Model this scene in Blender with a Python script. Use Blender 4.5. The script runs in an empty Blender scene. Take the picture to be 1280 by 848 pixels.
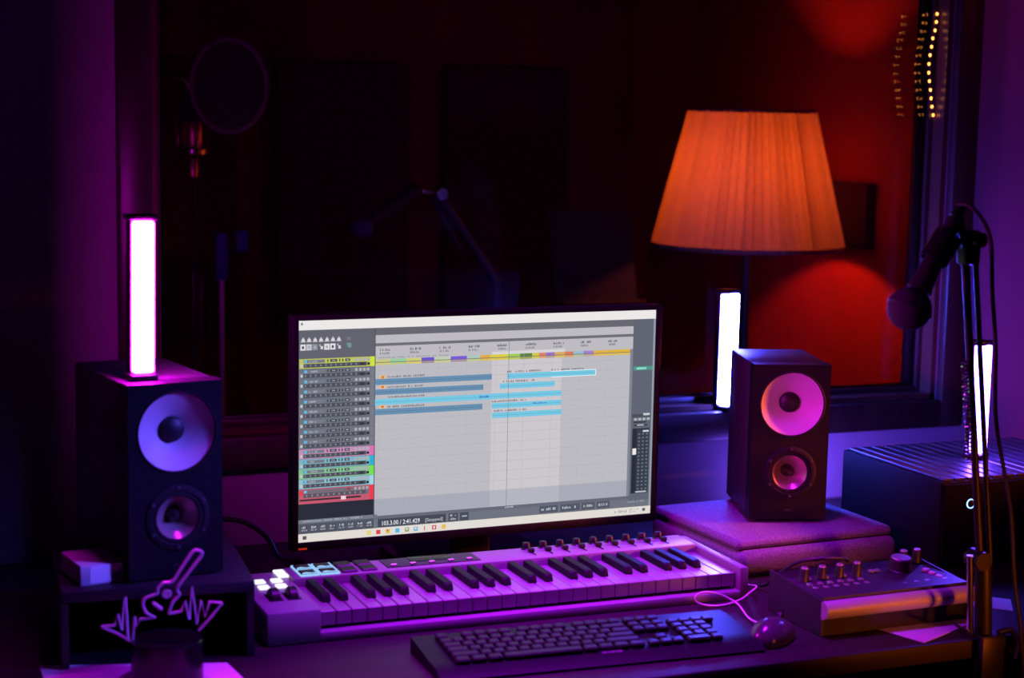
import bpy, bmesh, math, random
from mathutils import Vector, Matrix

random.seed(7)
S = bpy.context.scene
COL = S.collection
PI = math.pi
Z0 = 0.74                      # desk top height; positions below are given relative to the desk top


def R(d):
    return math.radians(d)


# ------------------------------------------------------------------ camera
FPX, PITCH, YAW, ROLL = 2124.98, 7.446, 22.298, 1.096
cy, sy, cp, sp = math.cos(R(YAW)), math.sin(R(YAW)), math.cos(R(PITCH)), math.sin(R(PITCH))
fw = Vector((sy * cp, cy * cp, -sp))
rt = Vector((cy, -sy, 0))
up = rt.cross(fw)
cr, sr = math.cos(R(ROLL)), math.sin(R(ROLL))
r2, u2 = cr * rt + sr * up, cr * up - sr * rt
cd = bpy.data.cameras.new('camera')
cam = bpy.data.objects.new('camera', cd)
COL.objects.link(cam)
cam.matrix_world = Matrix(((r2.x, u2.x, -fw.x, -0.6529), (r2.y, u2.y, -fw.y, -2.2971),
                           (r2.z, u2.z, -fw.z, 0.7533 + Z0), (0, 0, 0, 1)))
cd.sensor_width = 36
cd.lens = FPX / 1280 * 36
cd.clip_start = 0.05
cd.dof.use_dof = True
cd.dof.focus_distance = 2.85
cd.dof.aperture_fstop = 3.2
S.camera = cam

# ------------------------------------------------------------------ world, exposure, lights
w = bpy.data.worlds.new('world')
S.world = w
w.use_nodes = True
w.node_tree.nodes['Background'].inputs[0].default_value = (0, 0, 0, 1)
w.node_tree.nodes['Background'].inputs[1].default_value = 0
S.view_settings.view_transform = 'Standard'
S.view_settings.look = 'None'
S.view_settings.exposure = 0
S.view_settings.gamma = 1
S.view_settings.use_curve_mapping = False
try:
    S.cycles.use_denoising = True
    S.cycles.max_bounces = 8
    S.cycles.transparent_max_bounces = 16
    S.cycles.caustics_reflective = False
    S.cycles.caustics_refractive = False
    S.cycles.sample_clamp_indirect = 4
except Exception:
    pass


def area(name, loc, target, color, power, sx, sy_=None, spread=180):
    l = bpy.data.lights.new(name, 'AREA')
    l.color = color
    l.energy = power
    l.size = sx
    l.spread = R(spread)
    if sy_:
        l.shape = 'RECTANGLE'
        l.size_y = sy_
    o = bpy.data.objects.new(name, l)
    COL.objects.link(o)
    o.location = Vector(loc) + Vector((0, 0, Z0))
    d = Vector(target) - Vector(loc)
    o.rotation_euler = d.to_track_quat('-Z', 'Y').to_euler()
    return o


# colour lamps of the control room, all standing or hanging outside the view
area('blue_strip_lamp', (1.5, -1.0, 1.15), (-0.22, 0.0, 0.24), (0.11, 0.07, 1.0), 1.0, 0.25, 0.15, 17)
area('violet_ceiling_lamp', (0.40, -0.12, 1.5), (0.36, -0.05, 0), (0.42, 0.006, 1.0), 7.5, 0.7, 0.12, 42)
area('magenta_strip_lamp', (-1.5, -1.3, 0.9), (0.92, 0.20, 0.28), (0.9, 0.012, 0.75), 0.50, 0.2, 0.15, 18)
area('orange_floor_lamp', (1.1, -1.3, 0.08), (0.776, 0.0, 0.10), (1.0, 0.14, 0.004), 0.26, 0.12, 0.05, 26)
area('orange_wall_lamp', (1.75, -0.16, 0.42), (0.90, 0.16, 0.19), (1.0, 0.12, 0.004), 1.0, 0.1, 0.1, 30)
area('blue_desk_lamp', (1.12, 0.45, 0.02), (1.2, 0.6, 0.10), (0.17, 0.06, 1.0), 1.2, 0.15, 0.03)
area('red_ceiling_lamp', (2.2, -0.6, 1.7), (1.75, 0.6, 1.0), (1.0, 0.02, 0.05), 0.4, 0.3, 0.3, 90)


# ------------------------------------------------------------------ mesh helpers
class MB:
    def __init__(self):
        self.bm = bmesh.new()

    def _xf(self, verts, M):
        if M is not None:
            bmesh.ops.transform(self.bm, matrix=M, verts=verts)

    def box(self, c, s, M=None, bevel=0, seg=2):
        r = bmesh.ops.create_cube(self.bm, size=1.0)
        vs = r['verts']
        for v in vs:
            v.co = Vector((v.co.x * s[0] + c[0], v.co.y * s[1] + c[1], v.co.z * s[2] + c[2]))
        if bevel:
            es = list({e for v in vs for e in v.link_edges})
            r = bmesh.ops.bevel(self.bm, geom=es, offset=bevel, segments=seg, affect='EDGES', profile=0.5)
            vs = list({v for f in r['faces'] for v in f.verts} | {v for v in vs if v.is_valid})
        self._xf(vs, M)
        return self

    def bb(self, a, b, M=None, bevel=0, seg=2):
        return self.box([(a[i] + b[i]) / 2 for i in range(3)], [abs(b[i] - a[i]) for i in range(3)], M, bevel, seg)

    def cyl(self, p0, p1, r0, r1=None, n=20, M=None):
        p0, p1 = Vector(p0), Vector(p1)
        r1 = r0 if r1 is None else r1
        d = p1 - p0
        q = d.to_track_quat('Z', 'Y').to_matrix().to_4x4()
        T = Matrix.Translation((p0 + p1) / 2) @ q
        r = bmesh.ops.create_cone(self.bm, cap_ends=True, segments=n, radius1=r0, radius2=r1, depth=d.length, matrix=T)
        self._xf(r['verts'], M)
        return self

    def ball(self, c, r, n=20, sc=(1, 1, 1), M=None):
        q = bmesh.ops.create_uvsphere(self.bm, u_segments=n, v_segments=n // 2 + 2, radius=r)
        for v in q['verts']:
            v.co = Vector((v.co.x * sc[0] + c[0], v.co.y * sc[1] + c[1], v.co.z * sc[2] + c[2]))
        self._xf(q['verts'], M)
        return self

    def lathe(self, prof, n=32, M=None, close=False):
        rings = []
        for r, z in prof:
            if r < 1e-6:
                rings.append([self.bm.verts.new((0, 0, z))])
            else:
                rings.append([self.bm.verts.new((r * math.cos(2 * PI * i / n), r * math.sin(2 * PI * i / n), z)) for i in range(n)])
        seq = list(zip(rings, rings[1:]))
        if close:
            seq.append((rings[-1], rings[0]))
        for a, b in seq:
            for i in range(n):
                j = (i + 1) % n
                if len(a) == 1 and len(b) == 1:
                    continue
                if len(a) == 1:
                    self.bm.faces.new((a[0], b[j], b[i]))
                elif len(b) == 1:
                    self.bm.faces.new((a[i], a[j], b[0]))
                else:
                    self.bm.faces.new((a[i], a[j], b[j], b[i]))
        self._xf([v for r_ in rings for v in r_], M)
        return self

    def tube(self, pts, r, n=8, M=None, closed=False):
        pts = [Vector(p) for p in pts]
        m = len(pts)
        rings = []
        ref = Vector((0.0123, 0.0321, 1)).normalized()
        for i, p in enumerate(pts):
            if closed:
                t = (pts[(i + 1) % m] - pts[i - 1]).normalized()
            else:
                t = (pts[min(i + 1, m - 1)] - pts[max(i - 1, 0)]).normalized()
            x = t.cross(ref)
            if x.length < 1e-3:
                x = t.cross(Vector((1, 0, 0)))
            x.normalize()
            ref = x.cross(t)
            y = ref
            rr = r(i / (m - 1)) if callable(r) else r
            rings.append([self.bm.verts.new(p + (x * math.cos(2 * PI * k / n) + y * math.sin(2 * PI * k / n)) * rr) for k in range(n)])
        seq = list(zip(rings, rings[1:]))
        if closed:
            seq.append((rings[-1], rings[0]))
        for a, b in seq:
            for k in range(n):
                j = (k + 1) % n
                self.bm.faces.new((a[k], a[j], b[j], b[k]))
        if not closed:
            self.bm.faces.new(rings[0][::-1])
            self.bm.faces.new(rings[-1])
        self._xf([v for q in rings for v in q], M)
        return self

    def prism(self, pts, axis, a, b, M=None):
        """pts: 2D outline; axis 'x': (y,z) swept over x, 'y': (x,z) swept over y, 'z': (x,y) swept over z"""
        def mk(p, t):
            return {'x': (t, p[0], p[1]), 'y': (p[0], t, p[1]), 'z': (p[0], p[1], t)}[axis]
        A = [self.bm.verts.new(mk(p, a)) for p in pts]
        B = [self.bm.verts.new(mk(p, b)) for p in pts]
        n = len(pts)
        self.bm.faces.new(A)
        self.bm.faces.new(B[::-1])
        for i in range(n):
            j = (i + 1) % n
            self.bm.faces.new((A[j], A[i], B[i], B[j]))
        self._xf(A + B, M)
        return self

    def mesh(self, name, m, ang=35):
        bmesh.ops.recalc_face_normals(self.bm, faces=self.bm.faces)
        me = bpy.data.meshes.new(name)
        self.bm.to_mesh(me)
        self.bm.free()
        me.materials.append(m)
        me.polygons.foreach_set('use_smooth', [True] * len(me.polygons))
        me.set_sharp_from_angle(angle=R(ang))
        return me

    def build(self, name, m, parent=None, loc=None, rot=None, ang=35, label=None):
        o = bpy.data.objects.new(name, self.mesh(name, m, ang))
        COL.objects.link(o)
        if parent is not None:
            o.parent = parent
        if loc is not None:
            o.location = loc
        if rot is not None:
            o.rotation_euler = rot
        if label:
            o['label'] = label
        return o


def inst(me, name, parent, loc=(0, 0, 0), rot=(0, 0, 0), label=None):
    o = bpy.data.objects.new(name, me)
    COL.objects.link(o)
    o.parent = parent
    o.location = loc
    o.rotation_euler = rot
    if label:
        o['label'] = label
    return o


def tag(o, label, cat, group=None, kind=None):
    o['label'] = label
    o['category'] = cat
    if group:
        o['group'] = group
    if kind:
        o['kind'] = kind
    return o


def thing(name, label, cat, loc=(0, 0, 0), rz=0, group=None):
    o = bpy.data.objects.new(name, None)
    o.empty_display_size = 0.05
    COL.objects.link(o)
    o.location = (loc[0], loc[1], loc[2] + Z0)
    o.rotation_euler = (0, 0, R(rz))
    return tag(o, label, cat, group)


def copy_tree(o, parent=None):
    c = o.copy()
    COL.objects.link(c)
    if parent is not None:
        c.parent = parent
    for ch in list(o.children):
        copy_tree(ch, c)
    return c


def struct(name, mb, m):
    o = mb.build(name, m, loc=(0, 0, Z0))
    o['kind'] = 'structure'
    return o


# ------------------------------------------------------------------ materials
def lin(c):
    f = lambda v: v / 12.92 if v <= 0.04045 else ((v + 0.055) / 1.055) ** 2.4
    return tuple(f(v / 255) for v in c)


def mat(name, col, rough=0.5, metal=0.0, vary=0.12, scale=30, bump=0.0, bscale=200, spec=0.5):
    m = bpy.data.materials.new(name)
    m.use_nodes = True
    nt = m.node_tree
    b = nt.nodes['Principled BSDF']
    b.inputs['Roughness'].default_value = rough
    b.inputs['Metallic'].default_value = metal
    b.inputs['Specular IOR Level'].default_value = spec
    tc = nt.nodes.new('ShaderNodeTexCoord')
    n = nt.nodes.new('ShaderNodeTexNoise')
    n.inputs['Scale'].default_value = scale
    n.inputs['Detail'].default_value = 4
    nt.links.new(tc.outputs['Object'], n.inputs['Vector'])
    r = nt.nodes.new('ShaderNodeValToRGB')
    r.color_ramp.elements[0].position = 0.3
    r.color_ramp.elements[1].position = 0.7
    r.color_ramp.elements[0].color = tuple(c * (1 - vary) for c in col) + (1,)
    r.color_ramp.elements[1].color = tuple(min(1, c * (1 + vary)) for c in col) + (1,)
    nt.links.new(n.outputs['Fac'], r.inputs['Fac'])
    nt.links.new(r.outputs['Color'], b.inputs['Base Color'])
    if bump:
        n2 = nt.nodes.new('ShaderNodeTexNoise')
        n2.inputs['Scale'].default_value = bscale
        n2.inputs['Detail'].default_value = 3
        nt.links.new(tc.outputs['Object'], n2.inputs['Vector'])
        bp = nt.nodes.new('ShaderNodeBump')
        bp.inputs['Strength'].default_value = bump
        bp.inputs['Distance'].default_value = 0.002
        nt.links.new(n2.outputs['Fac'], bp.inputs['Height'])
        nt.links.new(bp.outputs['Normal'], b.inputs['Normal'])
    return m


def wood(name, c0, c1, rough=0.35, axis=(1, 12, 12)):
    m = mat(name, c0, rough)
    nt = m.node_tree
    tc = nt.nodes['Texture Coordinate']
    n = nt.nodes['Noise Texture']
    mp = nt.nodes.new('ShaderNodeMapping')
    mp.inputs['Scale'].default_value = axis
    nt.links.new(tc.outputs['Object'], mp.inputs['Vector'])
    nt.links.new(mp.outputs['Vector'], n.inputs['Vector'])
    n.inputs['Scale'].default_value = 4
    n.inputs['Detail'].default_value = 8
    r = nt.nodes['Color Ramp']
    r.color_ramp.elements[0].color = c0 + (1,)
    r.color_ramp.elements[1].color = c1 + (1,)
    return m


def emit(name, col, strength=1.0):
    m = bpy.data.materials.new(name)
    m.use_nodes = True
    nt = m.node_tree
    nt.nodes.remove(nt.nodes['Principled BSDF'])
    e = nt.nodes.new('ShaderNodeEmission')
    e.inputs['Color'].default_value = tuple(col) + (1,)
    e.inputs['Strength'].default_value = strength
    nt.links.new(e.outputs[0], nt.nodes['Material Output'].inputs[0])
    return m


def glass(name):
    m = bpy.data.materials.new(name)
    m.use_nodes = True
    nt = m.node_tree
    nt.nodes.remove(nt.nodes['Principled BSDF'])
    t = nt.nodes.new('ShaderNodeBsdfTransparent')
    t.inputs['Color'].default_value = (0.96, 0.96, 0.96, 1)
    g = nt.nodes.new('ShaderNodeBsdfGlossy')
    g.inputs['Roughness'].default_value = 0.0
    f = nt.nodes.new('ShaderNodeFresnel')
    f.inputs['IOR'].default_value = 1.45
    mx = nt.nodes.new('ShaderNodeMixShader')
    nt.links.new(f.outputs[0], mx.inputs[0])
    nt.links.new(t.outputs[0], mx.inputs[1])
    nt.links.new(g.outputs[0], mx.inputs[2])
    nt.links.new(mx.outputs[0], nt.nodes['Material Output'].inputs[0])
    return m


def shade_mat(name):
    m = bpy.data.materials.new(name)
    m.use_nodes = True
    nt = m.node_tree
    nt.nodes.remove(nt.nodes['Principled BSDF'])
    d = nt.nodes.new('ShaderNodeBsdfDiffuse')
    d.inputs['Color'].default_value = (0.45, 0.24, 0.14, 1)
    t = nt.nodes.new('ShaderNodeBsdfTranslucent')
    tc = nt.nodes.new('ShaderNodeTexCoord')
    n = nt.nodes.new('ShaderNodeTexNoise')
    n.inputs['Scale'].default_value = 60
    nt.links.new(tc.outputs['Object'], n.inputs['Vector'])
    r = nt.nodes.new('ShaderNodeValToRGB')
    r.color_ramp.elements[0].color = (0.30, 0.24, 0.15, 1)
    r.color_ramp.elements[1].color = (0.38, 0.30, 0.19, 1)
    nt.links.new(n.outputs['Fac'], r.inputs['Fac'])
    nt.links.new(r.outputs['Color'], t.inputs['Color'])
    mx = nt.nodes.new('ShaderNodeMixShader')
    mx.inputs[0].default_value = 0.5
    nt.links.new(d.outputs[0], mx.inputs[1])
    nt.links.new(t.outputs[0], mx.inputs[2])
    nt.links.new(mx.outputs[0], nt.nodes['Material Output'].inputs[0])
    return m


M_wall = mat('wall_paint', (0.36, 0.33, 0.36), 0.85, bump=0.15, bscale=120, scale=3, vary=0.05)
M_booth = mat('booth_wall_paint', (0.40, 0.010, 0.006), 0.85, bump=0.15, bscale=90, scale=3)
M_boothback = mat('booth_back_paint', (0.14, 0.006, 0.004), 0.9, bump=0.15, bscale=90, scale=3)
M_ceil = mat('ceiling_paint', (0.3, 0.3, 0.3), 0.9)
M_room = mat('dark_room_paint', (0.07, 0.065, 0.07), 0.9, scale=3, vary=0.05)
M_floor = wood('floor_wood', (0.05, 0.03, 0.02), (0.09, 0.055, 0.035), 0.5)
M_frame = wood('window_frame_wood', (0.030, 0.018, 0.014), (0.05, 0.03, 0.022), 0.35, (8, 8, 1))
M_reveal = wood('window_reveal_wood', (0.07, 0.03, 0.02), (0.11, 0.05, 0.03), 0.3, (8, 8, 1))
M_desk = wood('desk_black_wood', (0.016, 0.013, 0.013), (0.026, 0.02, 0.02), 0.46, (1, 14, 14))
M_desk.node_tree.nodes['Principled BSDF'].inputs['Specular IOR Level'].default_value = 0.25
M_riser = mat('riser_charcoal', (0.020, 0.020, 0.023), 0.45, spec=0.3)
M_glass = glass('window_glass')
M_cab = mat('speaker_cabinet_black', (0.035, 0.034, 0.036), 0.5, spec=0.2, bump=0.08, bscale=500)
M_baffle = mat('speaker_baffle_black', (0.009, 0.009, 0.010), 0.5, spec=0.15)
M_rubber = mat('black_rubber', (0.012, 0.012, 0.012), 0.75, spec=0.2)
M_cone = mat('cone_white', (0.60, 0.58, 0.58), 0.5, vary=0.04)
M_cone2 = mat('cone_copper_gloss', (0.55, 0.42, 0.36), 0.28, metal=0.6, vary=0.05)
M_cap = mat('dust_cap_black', (0.012, 0.012, 0.013), 0.5)
M_blk = mat('black_plastic', (0.010, 0.010, 0.010), 0.42, spec=0.35)
M_blkgloss = mat('black_gloss_plastic', (0.006, 0.006, 0.007), 0.22, spec=0.35)
M_dkgrey = mat('dark_grey_plastic', (0.030, 0.030, 0.033), 0.45)
M_white = mat('white_plastic', (0.23, 0.23, 0.235), 0.42, vary=0.04)
M_key = mat('white_key_plastic', (0.24, 0.24, 0.24), 0.3, vary=0.03)
M_bkey = mat('black_key_plastic', (0.008, 0.008, 0.009), 0.5, spec=0.15)
M_alu = mat('brushed_aluminium', (0.6, 0.6, 0.62), 0.35, metal=0.8, vary=0.06)
M_chrome = mat('chrome', (0.75, 0.75, 0.76), 0.15, metal=1.0, vary=0.02)
M_foam = mat('grey_fabric', (0.22, 0.22, 0.25), 0.95, vary=0.35, scale=350, bump=0.8, bscale=500, spec=0.1)
M_micfoam = mat('mic_grille_dark', (0.035, 0.03, 0.035), 0.7, bump=0.8, bscale=900)
M_paper = mat('white_paper', (0.8, 0.8, 0.8), 0.8, vary=0.03)
M_card = mat('white_card', (0.55, 0.55, 0.57), 0.6)
M_pink = mat('pale_button_plastic', (0.75, 0.62, 0.62), 0.4)
M_acry = mat('pale_acrylic', (0.62, 0.45, 0.6), 0.25, vary=0.05)
M_cablew = mat('white_cable', (0.7, 0.7, 0.7), 0.5)
M_cableb = mat('black_cable', (0.02, 0.02, 0.02), 0.5)
M_brass = mat('lamp_brass', (0.25, 0.15, 0.06), 0.3, metal=0.8)
M_acoustic = mat('acoustic_panel_fabric', (0.055, 0.006, 0.006), 0.95, bump=0.5, bscale=300)
M_shade = shade_mat('lamp_shade_fabric')
M_gold = mat('mic_gold_metal', (0.8, 0.5, 0.3), 0.25, metal=0.9)
M_mag = emit('magenta_bar_light', (0.95, 0.004, 1.0), 400)
M_blu = emit('blue_bar_light', (0.11, 0.040, 1.0), 110)
M_blu2 = emit('strong_blue_bar_light', (0.06, 0.065, 1.0), 330)
M_ring = emit('power_ring_light', (0.25, 0.5, 1.0), 3)
M_btn = emit('white_button_light', (0.85, 0.82, 1.0), 1.3)
M_padl = emit('pad_cyan_light', (0.32, 0.6, 1.0), 1.0)
M_redl = emit('red_indicator_light', (0.5, 0.02, 0.01), 0.8)
M_led = emit('warm_led_light', (1.0, 0.30, 0.05), 7)
M_bulb = emit('red_bulb_light', (1.0, 0.12, 0.02), 195)

# ------------------------------------------------------------------ setting
FZ = -Z0
struct('floor', MB().bb((-2.6, -4.1, FZ - 0.1), (3.2, 3.0, FZ)), M_floor)
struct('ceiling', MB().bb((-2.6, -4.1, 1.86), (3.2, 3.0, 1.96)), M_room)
WX0, WX1, WZ0, WZ1 = -0.13, 1.487, 0.19, 1.28        # window opening
wb = MB()
wb.bb((-2.6, 0.6, FZ), (WX0, 0.70, 1.86)).bb((WX1, 0.6, FZ), (3.2, 0.70, 1.86))
wb.bb((WX0, 0.6, FZ), (WX1, 0.70, WZ0)).bb((WX0, 0.6, WZ1), (WX1, 0.70, 1.86))
struct('wall_back', wb, M_wall)
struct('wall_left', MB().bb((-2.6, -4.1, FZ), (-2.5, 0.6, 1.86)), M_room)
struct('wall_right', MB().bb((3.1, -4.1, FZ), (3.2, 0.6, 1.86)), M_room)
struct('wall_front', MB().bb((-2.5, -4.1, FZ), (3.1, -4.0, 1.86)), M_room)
BXW = 1.75
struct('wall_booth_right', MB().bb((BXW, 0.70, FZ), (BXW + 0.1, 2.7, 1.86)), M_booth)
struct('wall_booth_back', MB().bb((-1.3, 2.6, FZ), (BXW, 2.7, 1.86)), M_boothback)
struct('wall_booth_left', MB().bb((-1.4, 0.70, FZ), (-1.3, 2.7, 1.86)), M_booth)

win = bpy.data.objects.new('window_1', None)
COL.objects.link(win)
win.location = (0, 0, Z0)
win['kind'] = 'structure'
FY0, FY1 = 0.575, 0.60
cw = 0.058


def casing(a, b):
    MB().bb(a, b, bevel=0.006).build('casing', M_frame, win)


casing((WX0 - cw, FY0, WZ0 - cw), (WX0, FY1, WZ1 + cw))
casing((WX1, FY0, WZ0 - cw), (WX1 + cw, FY1, WZ1 + cw))
casing((WX0, FY0, WZ0 - cw), (WX1, FY1, WZ0))
casing((WX0, FY0, WZ1), (WX1, FY1, WZ1 + cw))
for a, b in (((WX0, 0.6, WZ0), (WX0 + 0.012, 0.705, WZ1)), ((WX1 - 0.012, 0.6, WZ0), (WX1, 0.705, WZ1)),
             ((WX0, 0.6, WZ1 - 0.012), (WX1, 0.705, WZ1))):
    MB().bb(a, b).build('jamb', M_reveal, win)
MB().bb((WX0, 0.6, WZ0 - 0.002), (WX1, 0.705, WZ0 + 0.010)).build('sill', M_reveal, win)
for y in (0.645, 0.682):
    MB().bb((WX0 + 0.012, y, WZ0 + 0.01), (WX1 - 0.012, y + 0.006, WZ1 - 0.012)).build('pane', M_glass, win)
    for a, b in (((WX0 + 0.012, y - 0.01, WZ0 + 0.01), (WX0 + 0.024, y, WZ1 - 0.012)), ((WX1 - 0.024, y - 0.01, WZ0 + 0.01), (WX1 - 0.012, y, WZ1 - 0.012)),
                 ((WX0 + 0.024, y - 0.01, WZ0 + 0.01), (WX1 - 0.024, y, WZ0 + 0.022))):
        MB().bb(a, b, bevel=0.003).build('glazing_bead', M_frame, win)

# ------------------------------------------------------------------ desk
t = thing('desk', 'long black wooden desk below the studio window', 'desk', (0, 0, 0))
MB().bb((-1.0, -0.305, -0.03), (1.9, 0.57, 0), bevel=0.004).build('desk_top', M_desk, t)
for x in (-0.92, 1.80):
    MB().bb((x - 0.02, -0.25, -Z0), (x + 0.02, 0.53, -0.03)).build('side_panel', M_desk, t)
MB().bb((-0.9, 0.50, -0.45), (1.78, 0.52, -0.03)).build('modesty_panel', M_desk, t)

# ------------------------------------------------------------------ monitor speakers
SW, SH = 0.135, 0.272


def make_speaker(label, loc, rz, depth):
    t = thing('studio_speaker', label, 'speaker', loc, rz, 'pair of studio speakers')
    d = depth
    mb = MB()
    mb.bb((-SW / 2, 0.030, 0), (SW / 2, d, SH), bevel=0.004)
    mb.build('cabinet', M_cab, t)
    BR, BZ, sR, sZ = 0.058, 0.203, 0.046, 0.083
    # baffle with two round openings
    b = MB()
    bm = b.bm
    es = []

    def loop(pts):
        vs = [bm.verts.new(p) for p in pts]
        es.extend(bm.edges.new((vs[i], vs[(i + 1) % len(vs)])) for i in range(len(vs)))
        return vs
    hw = SW / 2
    o_ = loop([(-hw, 0, 0), (hw, 0, 0), (hw, 0, SH), (-hw, 0, SH)])
    rings = [o_]
    for r, z in ((BR - 0.001, BZ), (sR - 0.001, sZ)):
        rings.append(loop([(0.002 + r * math.cos(2 * PI * i / 40), 0, z + r * math.sin(2 * PI * i / 40)) for i in range(40)]))
    bmesh.ops.triangle_fill(bm, use_beauty=True, edges=es)
    for rg in rings:
        q = [bm.verts.new((v.co.x, 0.031, v.co.z)) for v in rg]
        for i in range(len(rg)):
            j = (i + 1) % len(rg)
            bm.faces.new((rg[i], rg[j], q[j], q[i]))
    b.build('baffle', M_baffle, t)
    X = Matrix.Rotation(R(90), 4, 'X')

    def at(z):
        return Matrix.Translation((0.002, 0, z)) @ X
    MB().lathe([(BR, -0.028), (BR, 0.001), (BR - 0.0015, 0.002), (BR - 0.003, 0.001), (BR - 0.0035, -0.003)], 48, at(BZ)).build('woofer_surround', M_rubber, t)
    MB().lathe([(BR - 0.002, -0.001), (0.038, -0.0125), (0.017, -0.0245)], 48, at(BZ)).build('woofer_cone', M_cone, t)
    MB().lathe([(0.0185, -0.0245), (0.017, -0.0185), (0.012, -0.0150), (0.006, -0.0135), (0, -0.013)], 32, at(BZ)).build('dust_cap', M_cap, t)
    rg = MB().lathe([(sR, -0.028), (sR, 0.0015), (sR - 0.003, 0.003), (0.0375, 0.003), (0.036, 0.0015), (0.034, 0.0025), (0.031, 0.002), (0.0295, -0.002)], 48, at(sZ)).build('driver_ring', M_rubber, t)
    sc = MB().lathe([(0.0028, 0), (0.0028, 0.0012), (0.0015, 0.0018), (0, 0.0018)], 12, X).mesh('screw', M_dkgrey)
    for a in (30, 90, 150, 210, 270, 330):
        inst(sc, 'screw', rg, (0.002 + 0.0415 * math.cos(R(a)), -0.003, sZ + 0.0415 * math.sin(R(a))))
    MB().lathe([(0.0305, 0.0), (0.022, -0.010), (0.013, -0.020), (0.009, -0.025)], 48, at(sZ)).build('driver_cone', M_cone2, t)
    MB().lathe([(0.011, -0.025), (0.0105, -0.020), (0.006, -0.010), (0.0025, -0.005), (0, -0.0045)], 24, at(sZ)).build('phase_plug', M_cap, t)
    MB().prism([(-0.006, 0.014), (0, 0.020), (0.006, 0.014), (0, 0.016)], 'y', -0.0006, 0.0002).build('emblem', M_dkgrey, t)
    for sx in (-1, 1):
        for yy in (0.03, d - 0.03):
            MB().cyl((sx * 0.05, yy, -0.003), (sx * 0.05, yy, 0.002), 0.008).build('foot', M_rubber, t)
    return t


make_speaker('black studio speaker on the charcoal riser, lit blue, under the magenta light bar', (-0.207, -0.002, 0.113), 9, 0.24)
make_speaker('black studio speaker on the grey fabric pad, lit orange and pink', (0.892, 0.195, 0.068), -18, 0.20)

# ------------------------------------------------------------------ riser below the left speaker
t = thing('speaker_riser', 'low charcoal desk riser carrying the left speaker', 'riser', (-0.232, -0.035, 0), -5)
MB().bb((-0.135, 0, 0.094), (0.125, 0.30, 0.11), bevel=0.002).build('shelf_board', M_riser, t)
for x in (-0.13, 0.12):
    MB().bb((x - 0.005, 0.004, 0), (x + 0.005, 0.29, 0.094)).build('side_panel', M_riser, t)
MB().bb((-0.125, 0.282, 0.0), (0.115, 0.29, 0.094)).build('rear_panel', M_riser, t)

t = thing('small_carton', 'small pale carton on the riser beside the left speaker', 'box', (-0.308, 0.0, 0.11), 9)
MB().bb((-0.030, 0, 0), (0.030, 0.09, 0.028), bevel=0.0015).build('carton_body', M_card, t)
MB().bb((-0.017, -0.0006, 0.003), (0.012, 0.0005, 0.026)).build('carton_label', M_paper, t)

# ------------------------------------------------------------------ light bars


def make_bar(label, loc, rz, tilt, m, h=0.216, hw=0.0135, dd=0.015):
    t = thing('light_bar', label, 'lamp', loc, rz, 'upright coloured light bars')
    t.rotation_euler = (0, R(tilt), R(rz))
    hs = MB()
    hs.bb((-hw - 0.001, dd - 0.001, 0.006), (hw + 0.001, 0.026, h + 0.008), bevel=0.003)
    hs.build('housing', M_blk, t)
    MB().bb((-hw, -0.006, 0.010), (hw, dd, h + 0.002), bevel=0.003).build('diffuser', m, t)
    MB().bb((-hw - 0.005, -0.004, h + 0.003), (hw + 0.005, 0.028, h + 0.011), bevel=0.002).build('end_cap', M_blk, t)
    MB().bb((-0.019, -0.008, 0), (0.019, 0.028, 0.008), bevel=0.002).build('stand_foot', M_blk, t)
    return t


make_bar('light bar glowing magenta on top of the left speaker', (-0.246, 0.025, 0.386), 11, 0.6, M_mag, hw=0.0145, dd=0.008)
make_bar('light bar glowing blue on the window sill behind the right speaker', (0.993, 0.59, 0.191), 29, 0.3, M_blu2, h=0.226, hw=0.019)
make_bar('light bar glowing blue on top of the black computer case', (1.284, 0.18, 0.157), 29, 0, M_blu, hw=0.0145, dd=0.017, h=0.203)

# ------------------------------------------------------------------ computer monitor
MX, MY, MZ, MW, MH = 0.047, 0.300, 0.067, 0.640, 0.360
MYAW = 1.3
t = thing('computer_monitor', 'wide computer monitor showing a light grey audio editing screen', 'monitor', (MX, MY, 0), MYAW)
mb = MB()
bz = 0.011
mb.bb((-bz, 0.002, MZ - 0.014), (MW + bz, 0.022, MZ + MH + 0.009), bevel=0.002)
mb.bb((0.06, 0.02, MZ + 0.03), (MW - 0.06, 0.045, MZ + MH - 0.05), bevel=0.008)
mb.build('back_shell', M_blk, t)
bzl = MB()
bzl.bb((-bz, -0.003, MZ - 0.014), (0.0, 0.004, MZ + MH + 0.009), bevel=0.0015)
bzl.bb((MW, -0.003, MZ - 0.014), (MW + bz, 0.004, MZ + MH + 0.009), bevel=0.0015)
bzl.bb((0, -0.003, MZ + MH), (MW, 0.004, MZ + MH + 0.009), bevel=0.0015)
bzl.bb((0, -0.003, MZ - 0.014), (MW, 0.004, MZ), bevel=0.0015)
bzl.build('bezel', mat('bezel_black', (0.006, 0.006, 0.007), 0.5, spec=0.12), t)
MB().bb((MW / 2 - 0.035, 0.045, 0.012), (MW / 2 + 0.035, 0.062, MZ + 0.2), bevel=0.004).build('stand_neck', M_blk, t)
MB().bb((MW / 2 - 0.13, -0.02, 0), (MW / 2 + 0.13, 0.15, 0.012), bevel=0.004).build('stand_base', M_blkgloss, t)
MB().bb((0.000, -0.004, MZ - 0.0115), (0.014, -0.002, MZ - 0.0085)).build('power_light', M_redl, t)

# the picture on the screen: flat coloured areas
scr = MB()
sbm = scr.bm
clay = sbm.loops.layers.float_color.new('screen_colour')


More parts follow.
